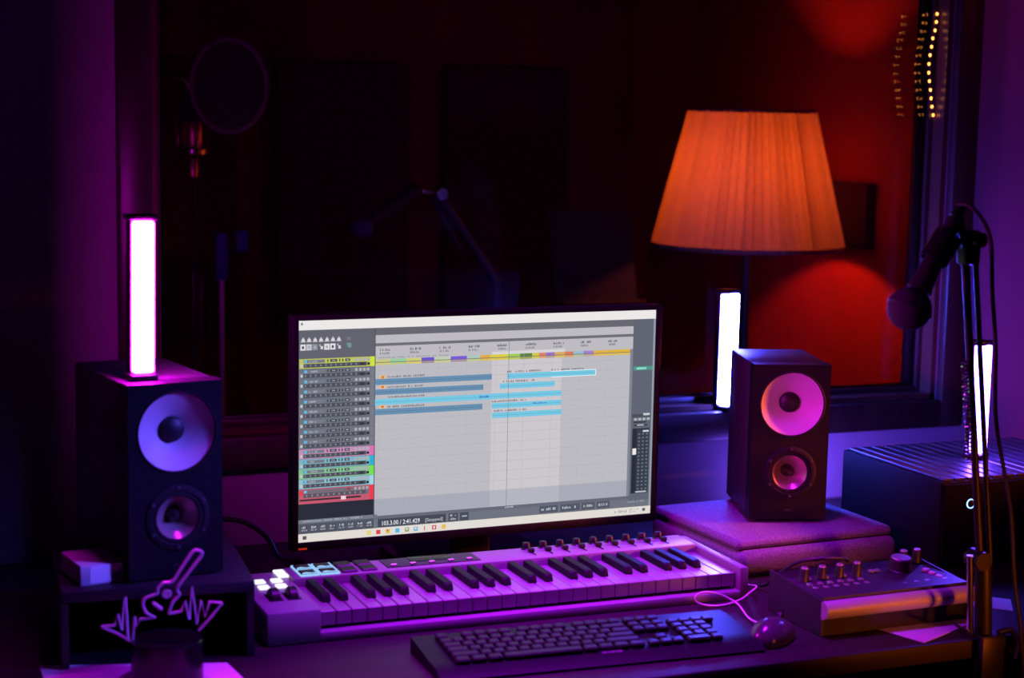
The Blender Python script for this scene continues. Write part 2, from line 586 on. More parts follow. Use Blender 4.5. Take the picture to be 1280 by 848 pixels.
def face(pts, c, lay):
    vs = [sbm.verts.new((u * MW, 0.0005 - lay * 0.00008, MZ + (1 - v) * MH)) for u, v in pts]
    f = sbm.faces.new(vs)
    for l in f.loops:
        l[clay] = lin(c) + (1,)


def rect(u0, v0, u1, v1, c, lay=1):
    face([(u0, v1), (u1, v1), (u1, v0), (u0, v0)], c, lay)


def strokes(u0, u1, v0, v1, c, n, lay=4):
    w_ = (u1 - u0) / n
    for i in range(n):
        if random.random() < 0.14:
            continue
        a = u0 + i * w_
        top = v0 + (v1 - v0) * random.choice((0, 0, 0.3))
        rect(a, top, a + w_ * random.uniform(0.45, 0.75), v1, c, lay)


def frame(u0, v0, u1, v1, c, t_=0.0012, lay=4):
    tv = t_ * MW / MH
    rect(u0, v0, u1, v0 + tv, c, lay)
    rect(u0, v1 - tv, u1, v1, c, lay)
    rect(u0, v0, u0 + t_, v1, c, lay)
    rect(u1 - t_, v0, u1, v1, c, lay)


rect(0, 0, 1, 1, (98, 100, 112), 0)
rect(0, 0, 1, 0.043, (236, 232, 232))                                   # window title bar
rect(0.006, 0.010, 0.011, 0.020, (120, 120, 130), 2)
rect(0, 0.043, 1, 0.076, (104, 104, 114))
rect(0.2, 0.076, 0.933, 0.113, (190, 187, 194))                         # marker lane
rect(0.2, 0.113, 0.933, 0.126, (112, 110, 120))
rect(0.2, 0.126, 0.933, 0.186, (190, 187, 194))                         # ruler
rect(0.2, 0.186, 0.925, 0.906, (188, 187, 194))                         # arrange area
rect(0.5206, 0.186, 0.7215, 0.906, (203, 199, 205), 2)                  # time selection
rect(0.2, 0.829, 0.925, 0.906, (168, 170, 184), 2)
rect(0.5206, 0.829, 0.7215, 0.906, (180, 181, 192), 3)
for k in range(20):
    v = 0.235 + k * 0.0455
    if v < 0.9:
        rect(0.2, v, 0.925, v + 0.0012, (172, 171, 180), 3)
for k in range(9):
    u = 0.213 + k * 0.0805
    strokes(u, u + 0.031, 0.138, 0.149, (96, 96, 108), 9)
    strokes(u, u + 0.026, 0.155, 0.164, (120, 120, 130), 8)
    rect(u - 0.004, 0.186, u - 0.0032, 0.906, (176, 175, 184), 3)
rect(0.52, 0.172, 0.73, 0.186, (214, 212, 214), 2)
strokes(0.21, 0.4, 0.176, 0.182, (150, 150, 158), 34)
# tempo and colour lane
bands = [(0.2, 0.24, (200, 200, 130)), (0.24, 0.285, (150, 205, 160)), (0.285, 0.325, (210, 205, 120)), (0.325, 0.36, (110, 80, 210)), (0.36, 0.405, (190, 205, 180)),
         (0.405, 0.45, (120, 90, 220)), (0.45, 0.487, (170, 200, 190)), (0.487, 0.515, (226, 170, 70)), (0.515, 0.565, (220, 205, 60)), (0.565, 0.60, (160, 205, 80)),
         (0.60, 0.635, (90, 130, 70)), (0.635, 0.655, (210, 200, 70)), (0.655, 0.675, (220, 130, 110)), (0.675, 0.70, (150, 110, 200)), (0.70, 0.73, (220, 170, 100)),
         (0.73, 0.755, (220, 120, 90)), (0.755, 0.785, (150, 190, 210)), (0.785, 0.815, (160, 130, 200)), (0.815, 0.87, (226, 176, 70)), (0.87, 0.925, (224, 180, 60))]
for a, b_, c in bands:
    rect(a, 0.186, b_, 0.199, c, 3)
    rect(a, 0.202, b_, 0.212, tuple((x + y) // 2 for x, y in zip(c, (220, 200, 110))), 3)
rect(0.2, 0.199, 0.925, 0.202, (110, 110, 110), 3)
# audio clips
LB, DB = (118, 200, 228), (104, 142, 176)
clips = [(0.2, 0.2755, 0.5208, 0.3025, DB), (0.2, 0.3225, 0.4975, 0.3485, DB), (0.2, 0.3684, 0.7221, 0.3945, LB), (0.2, 0.413, 0.4955, 0.4405, DB),
         (0.564, 0.277, 0.692, 0.303, LB), (0.692, 0.278, 0.821, 0.302, LB), (0.544, 0.3225, 0.7023, 0.348, LB), (0.522, 0.414, 0.7225, 0.439, LB), (0.5235, 0.459, 0.7243, 0.485, LB)]
rect(0.690, 0.2745, 0.8235, 0.3055, (232, 240, 244), 3)
for u0, v0, u1, v1, c in clips:
    rect(u0, v0, u1, v1, c, 4)
    rect(u0, (v0 + v1) / 2 - 0.001, u1, (v0 + v1) / 2 + 0.0015, tuple(int(x * 0.88) for x in c), 5)
    ls = max(u0, 0.235)
    strokes(ls, min(u1 - 0.005, ls + 0.10), v0 - 0.013, v0 - 0.004, (120, 120, 132), 22)
for v in (0.2655, 0.310, 0.4005):
    rect(0.213, v - 0.006, 0.229, v + 0.010, (226, 190, 150), 4)
    rect(0.217, v - 0.003, 0.2245, v + 0.008, (224, 120, 50), 5)
strokes(0.487, 0.514, 0.376, 0.386, (60, 110, 190), 6, 6)
strokes(0.64, 0.68, 0.42, 0.427, (70, 120, 190), 8, 6)
face([(0.5678, 0.906), (0.5690, 0.906), (0.5690, 0.126), (0.5678, 0.126)], (120, 120, 132), 6)
# left side: toolbar
rect(0, 0.043, 0.2, 0.171, (100, 100, 112), 2)
for k in range(7):
    u = 0.0045 + k * 0.0154
    rect(u + 0.003, 0.083, u + 0.0115, 0.092, (220, 218, 224), 4)
    rect(u + 0.005, 0.076, u + 0.0095, 0.083, (190, 188, 196), 4)
    rect(u + 0.001, 0.092, u + 0.0135, 0.0965, (200, 198, 206), 4)
    c = {0: (225, 222, 228), 1: (196, 200, 208), 2: (140, 146, 158), 4: (226, 222, 228), 5: (230, 226, 232)}.get(k)
    if c:
        rect(u, 0.106, u + 0.0138, 0.133, c, 4)
        rect(u + 0.004, 0.114, u + 0.0095, 0.126, (80, 70, 84) if k in (0, 5) else (170, 170, 180), 5)
    else:
        rect(u + 0.003, 0.108, u + 0.006, 0.116, (200, 200, 208), 4)
        rect(u + 0.006, 0.116, u + 0.0125, 0.130, (214, 212, 220), 4)
face([(0.128, 0.125), (0.137, 0.128), (0.137, 0.106), (0.124, 0.106)], (110, 150, 158), 4)
rect(0.125, 0.078, 0.136, 0.092, (118, 120, 130), 4)
# left side: track list
rows = [(190, 196, 96)] + [(112, 116, 128)] * 8 + [(198, 140, 184), (126, 180, 196), (136, 196, 150), (140, 190, 206)]
ends = [(206, 230, 60)] + [(120, 124, 136)] * 8 + [(226, 110, 180), (40, 180, 216), (112, 230, 70), (160, 214, 226)]
for k, c in enumerate(rows):
    v = 0.171 + k * 0.0452
    rect(0.002, v, 0.199, v + 0.0438, c, 3)
    rect(0.188, v, 0.199, v + 0.0438, ends[k], 4)
    rect(0.013, v + 0.005, 0.068, v + 0.019, (118, 122, 136), 4)
    strokes(0.028, 0.05, v + 0.008, v + 0.016, (176, 178, 188), 6, 5)
    rect(0.015, v + 0.006, 0.022, v + 0.018, (96, 190, 230), 5)
    for a, b_ in ((0.074, 0.077), (0.082, 0.100), (0.105, 0.108), (0.113, 0.116), (0.121, 0.134)):
        rect(a, v + 0.005, b_, v + 0.017, (60, 62, 72), 5)
    rect(0.086, v + 0.0085, 0.096, v + 0.0135, (150, 154, 160), 6)
    rect(0.124, v + 0.0085, 0.131, v + 0.0135, (170, 174, 180), 6)
    for a in (0.147, 0.158, 0.168, 0.178):
        rect(a, v + 0.005, a + 0.007, v + 0.018, (176, 176, 184), 5)
    rect(0.013, v + 0.0225, 0.178, v + 0.0395, (78, 80, 92), 4)
    for q in range(12):
        rect(0.016 + q * 0.0132, v + 0.026, 0.020 + q * 0.0132, v + 0.035, (128, 130, 142), 5)
    rect(0.160, v + 0.026, 0.172, v + 0.037, (56, 58, 68), 6)
    rect(0.179, v + 0.026, 0.186, v + 0.037, (44, 46, 56), 5)
    rect(0.005, v + 0.024, 0.011, v + 0.037, (196, 196, 204), 5)
v = 0.171 + 13 * 0.0452
rect(0.002, v, 0.199, 0.826, (196, 90, 112), 3)
rect(0.188, v, 0.199, 0.826, (236, 60, 84), 4)
rect(0.014, v + 0.004, 0.186, v + 0.040, (120, 108, 122), 4)
rect(0.003, v + 0.008, 0.013, v + 0.026, (230, 60, 76), 5)
rect(0.015, v + 0.006, 0.022, v + 0.018, (120, 190, 226), 5)
rect(0.128, v + 0.006, 0.136, v + 0.016, (170, 50, 64), 5)
for a in (0.147, 0.158, 0.168, 0.178):
    rect(a, v + 0.005, a + 0.007, v + 0.018, (176, 160, 170), 5)
rect(0.014, v + 0.022, 0.178, v + 0.038, (92, 84, 98), 5)
for q in range(11):
    rect(0.02 + q * 0.0142, v + 0.026, 0.024 + q * 0.0142, v + 0.034, (150, 140, 150), 6)
rect(0.004, v + 0.046, 0.165, v + 0.054, (58, 46, 58), 5)
rect(0.112, v + 0.042, 0.125, v + 0.058, (236, 214, 224), 6)
rect(0.0, 0.826, 0.199, 0.898, (44, 46, 60), 2)
rect(0.199, 0.043, 0.2012, 0.906, (80, 82, 94), 4)
# right mixer strip
rect(0.925, 0.186, 0.934, 0.906, (128, 132, 146), 3)
rect(0.933, 0.043, 0.994, 0.93, (98, 102, 116), 3)
rect(0.994, 0.043, 1.0, 0.962, (150, 156, 170), 3)
rect(0.936, 0.272, 0.994, 0.291, (84, 150, 140), 4)
rect(0.945, 0.277, 0.975, 0.287, (140, 220, 196), 5)
rect(0.936, 0.505, 0.993, 0.520, (76, 80, 92), 4)
rect(0.970, 0.502, 0.990, 0.513, (200, 204, 210), 5)
for a in (0.942, 0.955, 0.968, 0.981):
    rect(a, 0.525, a + 0.009, 0.536, (180, 184, 190), 5)
rect(0.94, 0.541, 0.98, 0.549, (60, 62, 72), 5)
rect(0.942, 0.556, 0.983, 0.564, (60, 62, 72), 5)
rect(0.952, 0.5565, 0.972, 0.562, (190, 194, 200), 6)
rect(0.938, 0.575, 0.990, 0.895, (58, 62, 76), 4)
rect(0.9385, 0.575, 0.952, 0.895, (44, 46, 60), 5)
for k in range(16):
    for a in (0.956, 0.968, 0.980):
        rect(a, 0.60 + k * 0.018, a + 0.006, 0.608 + k * 0.018, (104, 112, 124), 6)
rect(0.970, 0.586, 0.988, 0.594, (214, 218, 222), 7)
rect(0.952, 0.885, 0.985, 0.892, (190, 194, 200), 7)
rect(0.9395, 0.673, 0.951, 0.704, (236, 232, 232), 7)
# transport and task bar
rect(0, 0.898, 0.21, 0.915, (118, 122, 136), 3)
strokes(0.012, 0.17, 0.901, 0.909, (170, 174, 184), 40)
rect(0.2, 0.906, 0.934, 0.922, (104, 104, 122), 3)
strokes(0.565, 0.59, 0.909, 0.917, (190, 190, 198), 6)
rect(0, 0.915, 1, 0.962, (112, 116, 128), 2)
rect(0, 0.915, 0.2, 0.962, (88, 92, 106), 3)
for k in range(8):
    u = 0.006 + k * 0.0245
    rect(u, 0.921, u + 0.0215, 0.958, (78, 82, 96), 4)
    strokes(u + 0.004, u + 0.017, 0.928, 0.938, (196, 198, 206), 4, 5)
    strokes(u + 0.003, u + 0.018, 0.942, 0.950, (170, 172, 182), 6, 5)
rect(0.211, 0.921, 0.398, 0.959, (70, 74, 88), 4)
rect(0.405, 0.921, 0.432, 0.959, (74, 78, 92), 4)
strokes(0.41, 0.427, 0.926, 0.936, (186, 188, 196), 5, 5)
strokes(0.41, 0.427, 0.943, 0.953, (186, 188, 196), 5, 5)
rect(0.437, 0.921, 0.462, 0.959, (74, 78, 92), 4)
rect(0.443, 0.936, 0.457, 0.942, (180, 184, 192), 5)
for a, b_ in ((0.665, 0.72), (0.727, 0.785), (0.79, 0.83), (0.835, 0.875)):
    rect(a, 0.922, b_, 0.956, (84, 88, 104), 4)
    strokes(a + 0.006, b_ - 0.006, 0.932, 0.944, (196, 200, 208), 9, 5)
strokes(0.93, 0.985, 0.930, 0.940, (150, 156, 168), 12, 5)
rect(0, 0.962, 1, 1, (226, 220, 214), 3)
rect(0.012, 0.972, 0.022, 0.988, (90, 84, 96), 4)
ic = [((226, 214, 120), 0.187), ((222, 70, 70), 0.2126), ((226, 190, 70), 0.2384), ((90, 180, 226), 0.2645), ((150, 170, 120), 0.2906), ((120, 180, 216), 0.3147),
      ((200, 80, 80), 0.3389), ((214, 60, 80), 0.3656), ((226, 190, 90), 0.3924)]
for k, (c, u) in enumerate(ic):
    hw = 0.0012 if k == 6 else 0.0058
    rect(u - hw, 0.971, u + hw, 0.991, c, 4)
    if k in (2, 4, 5):
        rect(u - 0.003, 0.974, u + 0.002, 0.982, (210, 90, 90) if k == 2 else (230, 226, 216), 5)
    if k == 7:
        rect(u - 0.0025, 0.975, u + 0.0025, 0.987, (226, 220, 214), 5)
strokes(0.885, 0.93, 0.974, 0.986, (170, 164, 160), 8)
strokes(0.935, 0.965, 0.970, 0.977, (180, 174, 170), 8)
strokes(0.935, 0.965, 0.981, 0.988, (180, 174, 170), 8)
rect(0.975, 0.972, 0.984, 0.986, (90, 90, 100), 4)


def lettering(txt, u0, v_base, h, width, c, lay):
    cu = bpy.data.curves.new('lettering', 'FONT')
    cu.body = txt
    cu.resolution_u = 2
    cu.offset = 0.012
    o = bpy.data.objects.new('lettering', cu)
    COL.objects.link(o)
    dg = bpy.context.evaluated_depsgraph_get()
    me = o.evaluated_get(dg).to_mesh()
    xs = [v.co.x for v in me.vertices]
    ys = [v.co.y for v in me.vertices]
    x0, sx = min(xs), width / (max(xs) - min(xs))
    syy = h / (max(ys) - min(0, min(ys)))
    vs = [sbm.verts.new(((u0 + (v.co.x - x0) * sx) * MW, 0.0005 - lay * 0.00008, MZ + (1 - v_base + v.co.y * syy) * MH)) for v in me.vertices]
    for p in me.polygons:
        try:
            f = sbm.faces.new([vs[i] for i in p.vertices])
        except ValueError:
            continue
        for l in f.loops:
            l[clay] = lin(c) + (1,)
    o.evaluated_get(dg).to_mesh_clear()
    bpy.data.objects.remove(o)
    bpy.data.curves.remove(cu)


lettering('103.3.00 / 2:41.429', 0.2225, 0.952, 0.021, 0.103, (226, 226, 232), 6)
lettering('[Stopped]', 0.341, 0.950, 0.020, 0.048, (186, 188, 196), 6)

M_scr = bpy.data.materials.new('screen_picture')
M_scr.use_nodes = True
nt = M_scr.node_tree
nt.nodes.remove(nt.nodes['Principled BSDF'])
e = nt.nodes.new('ShaderNodeEmission')
a = nt.nodes.new('ShaderNodeVertexColor')
a.layer_name = 'screen_colour'
e.inputs['Strength'].default_value = 1.0
nt.links.new(a.outputs['Color'], e.inputs['Color'])
nt.links.new(e.outputs[0], nt.nodes['Material Output'].inputs[0])
scr.build('screen', M_scr, t, label='lit screen with track list, blue clips and mixer strip')

# ------------------------------------------------------------------ piano style controller keyboard
t = thing('music_keyboard', 'white piano style controller keyboard in front of the monitor', 'keyboard', (0, 0, 0), 0)
KP = 0.0235
KL = 29 * KP
YB = 0.205
mb = MB()
mb.bb((-0.004, -0.012, 0), (KL + 0.004, 0.14, 0.015), bevel=0.003)              # bed and front lip
mb.bb((-0.004, 0.137, 0.0), (KL + 0.004, YB, 0.055), bevel=0.004)              # rear control panel
mb.build('body', M_white, t)
MB().bb((-0.082, -0.012, 0), (-0.0015, YB, 0.050), bevel=0.005).build('end_block', M_white, t)
MB().bb((KL + 0.002, -0.010, 0), (KL + 0.018, YB, 0.052), bevel=0.003).build('end_cheek', M_white, t)
wk = MB().bb((0.0006, 0.002, 0.020), (KP - 0.0006, 0.137, 0.0415), bevel=0.0012, seg=1).mesh('white_key', M_key)
for i in range(29):
    inst(wk, 'white_key', t, (i * KP, 0, 0))
bk = MB().prism([(0.044, 0.041), (0.136, 0.041), (0.136, 0.053), (0.055, 0.0535), (0.049, 0.052)], 'x', -0.0066, 0.0066)
bmesh.ops.bevel(bk.bm, geom=[e_ for e_ in bk.bm.edges], offset=0.0012, segments=1, affect='EDGES')
bk = bk.mesh('black_key', M_bkey)
for oc in range(4):
    for s, off in ((1, -0.0018), (2, 0.0018), (4, -0.0025), (5, 0), (6, 0.0025)):
        inst(bk, 'black_key', t, ((oc * 7 + s) * KP + off, 0, 0))
# controls at the left
bt = MB().bb((-0.0085, -0.0085, 0), (0.0085, 0.0085, 0.004), bevel=0.0015, seg=1).mesh('lit_button', M_btn)
for x, y in ((-0.0535, 0.148), (-0.0275, 0.147), (-0.0545, 0.116), (-0.028, 0.116), (-0.0115, 0.194), (-0.0115, 0.172)):
    inst(bt, 'lit_button', t, (x, y, 0.0495), label='small button lit white')
wm = MB().lathe([(0, -0.007), (0.015, -0.007), (0.017, -0.005), (0.017, 0.005), (0.015, 0.007), (0, 0.007)], 28, Matrix.Rotation(R(90), 4, 'Y')).mesh('control_wheel', M_blk)
ws = MB().bb((-0.010, -0.020, 0), (0.010, 0.020, 0.0012)).mesh('wheel_slot', M_blk)
for x in (-0.053, -0.026):
    o = inst(wm, 'control_wheel', t, (x, 0.064, 0.0475))
    inst(ws, 'wheel_slot', o, (0, 0, 0.0022))
pm = MB().bb((-0.013, -0.0135, 0), (0.013, 0.0135, 0.004), bevel=0.002, seg=1).mesh('pad', M_blk)
gm = MB()
gm.bb((-0.0148, -0.0155, 0), (0.0148, -0.0125, 0.0034)).bb((-0.0148, 0.0135, 0), (0.0148, 0.0148, 0.0030))
gm.bb((-0.0148, -0.0125, 0), (-0.0132, 0.0135, 0.0032)).bb((0.0132, -0.0125, 0), (0.0148, 0.0135, 0.0032))
gm.prism([(-0.0125, -0.0125), (0.0125, -0.0125), (0.010, -0.007), (0.004, -0.009), (-0.004, -0.0035), (-0.010, -0.007)], 'z', 0.004, 0.0044)
gm = gm.mesh('pad_glow', M_padl)
for j, y in enumerate((0.163, 0.194)):
    for i in range(4):
        o = inst(pm, 'pad', t, (0.024 + i * 0.032 + (0 if j == 0 else 0.0), y - 0.005, 0.0545))
        if i < 2:
            inst(gm, 'pad_glow', o, (0, 0, 0), label='pale cyan light around the pad')
MB().bb((0.150, 0.150, 0.054), (0.305, 0.198, 0.0565), bevel=0.001).build('control_panel', M_dkgrey, t)
MB().bb((0.195, 0.168, 0.0562), (0.262, 0.196, 0.0575), bevel=0.0006).build('display', M_blkgloss, t)
sb = MB().bb((-0.005, -0.003, 0), (0.005, 0.003, 0.003), bevel=0.0008, seg=1).mesh('panel_button', M_alu)
for i in range(5):
    inst(sb, 'panel_button', t, (0.162 + i * 0.0315, 0.158, 0.0562))
kn = MB().lathe([(0, 0.011), (0.0050, 0.011), (0.0060, 0.0098), (0.0068, 0.002), (0.009, 0), (0, 0)], 20).mesh('knob', M_blk)
fc = MB().bb((-0.0045, -0.006, 0), (0.0045, 0.006, 0.007), bevel=0.0015, seg=1).mesh('fader_cap', M_blk)
sl = MB().bb((-0.001, -0.016, 0), (0.001, 0.016, 0.0012)).mesh('fader_slot', M_blk)
for i in range(9):
    inst(kn, 'knob', t, (0.400 + i * 0.030, 0.193, 0.055))
    o = inst(fc, 'fader_cap', t, (0.400 + i * 0.030, 0.172, 0.0555))
    inst(sl, 'fader_slot', o, (0, -0.004, -0.0006))

# ------------------------------------------------------------------ computer keyboard
t = thing('computer_keyboard', 'black computer keyboard lying before the white piano keyboard', 'keyboard', (0.098, -0.238, 0), -2.6)
mb = MB()
mb.prism([(0, 0.004), (0.02, 0.014), (0.05, 0.015), (0.145, 0.022), (0.145, 0.0), (0.004, 0)], 'x', 0, 0.487)
mb.build('case', mat('keyboard_case_black', (0.007, 0.007, 0.008), 0.45, spec=0.12), t)
U = 0.0188
rws = [(0.122, [(0, 1), (2, 1), (3, 1), (4, 1), (5, 1), (6.5, 1), (7.5, 1), (8.5, 1), (9.5, 1), (11, 1), (12, 1), (13, 1), (14, 1), (15.25, 1), (16.25, 1), (17.25, 1)]),
       (0.102, [(i, 1) for i in range(13)] + [(13, 2), (15.25, 1), (16.25, 1), (17.25, 1), (18.5, 1), (19.5, 1), (20.5, 1), (21.5, 1)]),
       (0.084, [(0, 1.5)] + [(1.5 + i, 1) for i in range(12)] + [(13.5, 1.5), (15.25, 1), (16.25, 1), (17.25, 1), (18.5, 1), (19.5, 1), (20.5, 1)]),
       (0.066, [(0, 1.75)] + [(1.75 + i, 1) for i in range(11)] + [(12.75, 2.25), (18.5, 1), (19.5, 1), (20.5, 1)]),
       (0.048, [(0, 2.25)] + [(2.25 + i, 1) for i in range(10)] + [(12.25, 2.75), (16.25, 1), (18.5, 1), (19.5, 1), (20.5, 1)]),
       (0.030, [(0, 1.25), (1.25, 1.25), (2.5, 1.25), (3.75, 6.25), (10, 1.25), (11.25, 1.25), (12.5, 1.25), (13.75, 1.25), (15.25, 1), (16.25, 1), (17.25, 1), (18.5, 2), (20.5, 1)])]
km = {}
M_kcap = mat('key_cap_plastic', (0.013, 0.013, 0.014), 0.45, spec=0.2)
for y, ks in rws:
    for u, w_ in ks:
        if w_ not in km:
            km[w_] = MB().box((w_ * U / 2, 0.008, 0.004), (w_ * U - 0.003, 0.0145, 0.008), bevel=0.002, seg=1).mesh('key', M_kcap)
        inst(km[w_], 'key', t, (0.030 + u * U, y - 0.004, 0.0125 + y * 0.055), (R(3.5), 0, 0))
mk = MB()
for i, (dx, dw) in enumerate(((0, 0.006), (0.008, 0.004), (0.013, 0.006), (0.021, 0.003), (0.025, 0.005))):
    mk.bb((0.243 + dx, 0.020, 0.0135), (0.243 + dx + dw, 0.026, 0.0150))
mk.build('badge', M_alu, t, label='small pale maker badge')

# ------------------------------------------------------------------ mouse and its cable
t = thing('computer_mouse', 'dark glossy computer mouse beside the black computer keyboard', 'mouse', (0.623, -0.212, 0), -52)
mb = MB()
mb.ball((0, 0, 0), 1.0, 28)
for v in mb.bm.verts:
    x, y, z = v.co
    wx = 0.031 * (1 - 0.12 * math.cos(2.2 * y)) + 0.001
    v.co = Vector((x * wx, y * 0.050, max(z, -0.25) * (0.027 + 0.006 * -y) + 0.008))
mb.build('shell', mat('mouse_plastic', (0.06, 0.055, 0.06), 0.2), t)
MB().cyl((-0.003, 0.030, 0.0265), (0.003, 0.030, 0.0265), 0.0085, n=18).build('scroll_wheel', M_dkgrey, t)
MB().bb((-0.0005, 0.012, 0.033), (0.0005, 0.046, 0.0345)).build('button_gap', M_rubber, t)


def smooth_path(pts, per=8):
    P = [Vector(p) for p in pts]
    out = []
    for i in range(len(P) - 1):
        a, b, c, d = P[max(i - 1, 0)], P[i], P[i + 1], P[min(i + 2, len(P) - 1)]
        for k in range(per):
            s = k / per
            out.append(0.5 * ((2 * b) + (c - a) * s + (2 * a - 5 * b + 4 * c - d) * s * s + (3 * b - a - 3 * c + d) * s ** 3))
    out.append(P[-1])
    return out


def cable(name, pts, r, m, label):
    o = MB().tube(smooth_path(pts), r, 8).build(name, m, loc=(0, 0, Z0))
    return tag(o, label, 'cable')


cable('mouse_cable', [(0.632, -0.166, 0.010), (0.640, -0.115, 0.004), (0.660, -0.05, 0.004), (0.6543, -0.03, 0.0095), (0.6296, -0.03, 0.0208), (0.6054, -0.03, 0.0242), (0.593, -0.03, 0.0177), (0.5976, -0.032, 0.0083),
      (0.6205, -0.036, 0.003), (0.6475, -0.036, 0.003), (0.673, -0.033, 0.0078), (0.690, -0.030, 0.0158), (0.708, -0.02, 0.022), (0.722, 0.03, 0.010), (0.735, 0.06, 0.003)],
      0.0016, M_cablew, 'thin white mouse cable looped beside the right end of the piano keyboard')
cable('signal_cable', [(0.742, 0.055, 0.004), (0.745, 0.015, 0.012), (0.752, -0.010, 0.035), (0.775, -0.030, 0.058), (0.80, -0.048, 0.066), (0.835, -0.060, 0.068), (0.85, -0.06, 0.062)],
      0.0030, M_cableb, 'dark cable arching into the back of the audio interface')

# ------------------------------------------------------------------ audio interface
t = thing('audio_interface', 'dark desktop audio interface with knobs and a silver front edge', 'audio interface', (0.700, -0.236, 0), 1.5)
IW, ID = 0.272, 0.158
mb = MB()
prof = [(0.014, 0.001), (0.014, 0.022), (0.012, 0.047), (ID, 0.061), (ID, 0.001)]
mb.prism(prof, 'x', 0.004, IW - 0.004)
mb.build('chassis', M_blk, t)
rail = [(0.013, 0.026), (0.004, 0.030), (-0.001, 0.036), (-0.002, 0.042), (0.000, 0.048), (0.005, 0.0525), (0.013, 0.0545), (0.016, 0.052), (0.016, 0.03)]
MB().prism(rail, 'x', 0, IW).build('front_rail', mat('silver_rail', (0.45, 0.45, 0.48), 0.5, metal=0.2, vary=0.05), t, label='rounded silver front edge')
for x in (0.0, IW - 0.004):
    MB().prism([(0.014, 0.001), (0.014, 0.0545), (ID, 0.0655), (ID, 0.001)], 'x', x, x + 0.004).build('side_plate', M_dkgrey, t)
tilt = math.atan2(0.061 - 0.047, ID - 0.012)
tp = bpy.data.objects.new


def iz(y):
    return 0.047 + (y - 0.012) * math.tan(tilt)


MB().box((IW / 2, (ID + 0.016) / 2, iz((ID + 0.016) / 2) + 0.002), (IW - 0.008, ID - 0.018, 0.004), None).build('top_plate', M_dkgrey, t)


def ctl(me, name, x, y, parent=t, dz=0.003, label=None):
    return inst(me, name, parent, (x, y, iz(y) + dz), (tilt, 0, 0), label)


gk = MB().lathe([(0, 0.020), (0.0055, 0.020), (0.0068, 0.0185), (0.0075, 0.003), (0.0085, 0), (0, 0)], 20).mesh('gain_knob', M_dkgrey)
kt = MB().lathe([(0, 0.0212), (0.0052, 0.0212), (0.0056, 0.0200), (0, 0.0198)], 20).mesh('knob_top', M_alu)
for x in (0.028, 0.060, 0.092, 0.124):
    o = ctl(gk, 'gain_knob', x, 0.106)
    inst(kt, 'knob_top', o)
for x in (0.232, 0.258):
    o = ctl(gk, 'gain_knob', x, 0.134)
    inst(kt, 'knob_top', o)
bgk = MB().lathe([(0, 0.021), (0.0155, 0.021), (0.0172, 0.0195), (0.0175, 0.003), (0.0195, 0.0015), (0.0195, 0), (0, 0)], 36).mesh('volume_knob', M_dkgrey)
o = ctl(bgk, 'volume_knob', 0.206, 0.106)
inst(MB().lathe([(0, 0.0222), (0.0150, 0.0222), (0.0156, 0.0208), (0, 0.0205)], 36).mesh('knob_top', M_alu), 'knob_top', o)
pb = MB().lathe([(0, 0.005), (0.0050, 0.005), (0.0062, 0.0035), (0.0064, 0), (0, 0)], 16).mesh('round_button', M_pink)
for x, y in ((0.172, 0.043), (0.193, 0.045), (0.214, 0.046), (0.243, 0.090), (0.2445, 0.075), (0.246, 0.060), (0.2475, 0.046)):
    ctl(pb, 'round_button', x, y, label='pale round button')
gb = MB().bb((-0.0042, -0.0042, 0), (0.0042, 0.0042, 0.004), bevel=0.0012, seg=1).mesh('square_button', M_alu)
for j in range(4):
    for i in range(6):
        ctl(gb, 'square_button', 0.024 + i * 0.0185, 0.034 + j * 0.0165)
for i in range(3):
    ctl(gb, 'square_button', 0.036 + i * 0.032, 0.106)
ctl(gb, 'square_button', 0.155, 0.110)
ctl(gb, 'square_button', 0.166, 0.110)
for x in (0.012, 0.062):
    pass

# ------------------------------------------------------------------ fabric pad under the right speaker
t = thing('isolation_pad', 'grey fabric pad with a stitched seam under the right speaker', 'speaker pad', (0.742, 0.092, 0), 3)
mb = MB()
pw, pd, ph = 0.325, 0.30, 0.062


def padprof(z0, z1, ins):
    return z0, z1, ins


mb.bb((0, 0, 0), (pw, pd, 0.046), bevel=0.016, seg=4)
mb.build('pad_base', M_foam, t)
MB().bb((0.002, 0.012, 0.043), (pw - 0.004, pd - 0.002, ph), bevel=0.010, seg=4).build('pad_top', M_foam, t)
MB().bb((0.008, 0.014, 0.0435), (pw - 0.008, pd - 0.008, 0.0475)).build('seam', M_blk, t)

# ------------------------------------------------------------------ black computer case
t = thing('computer_case', 'black computer case with a ribbed top and glowing round power button', 'computer', (1.098, 0.042, 0), 0)
cwd, cdp, chh = 0.40, 0.30, 0.152
MB().bb((0, 0, 0.006), (cwd, cdp, chh), bevel=0.003).build('case_body', mat('case_black', (0.006, 0.006, 0.007), 0.6, spec=0.1), t)
rb = MB().bb((0, 0.004, 0), (0.021, cdp - 0.004, 0.005), bevel=0.0015, seg=1).mesh('top_rib', mat('case_rib', (0.03, 0.03, 0.033), 0.35))
for i in range(15):
    inst(rb, 'top_rib', t, (0.008 + i * 0.0255, 0, chh - 0.001))
MB().bb((0.004, -0.006, 0.010), (cwd - 0.004, 0.002, chh - 0.004), bevel=0.002).build('front_panel', mat('case_front_matt', (0.005, 0.005, 0.006), 0.75, spec=0.04), t)
X = Matrix.Rotation(R(90), 4, 'X')
o = MB().lathe([(0.0085, 0), (0.0085, 0.0015), (0.0068, 0.0015), (0.0068, 0)], 32, X).build('power_ring', M_ring, t, (0.058, -0.0062, 0.113), label='glowing white blue ring')
MB().lathe([(0.0066, 0), (0.0066, 0.001), (0.005, 0.0018), (0, 0.0018)], 24, X).build('power_button', M_blk, t, (0.058, -0.0062, 0.113))
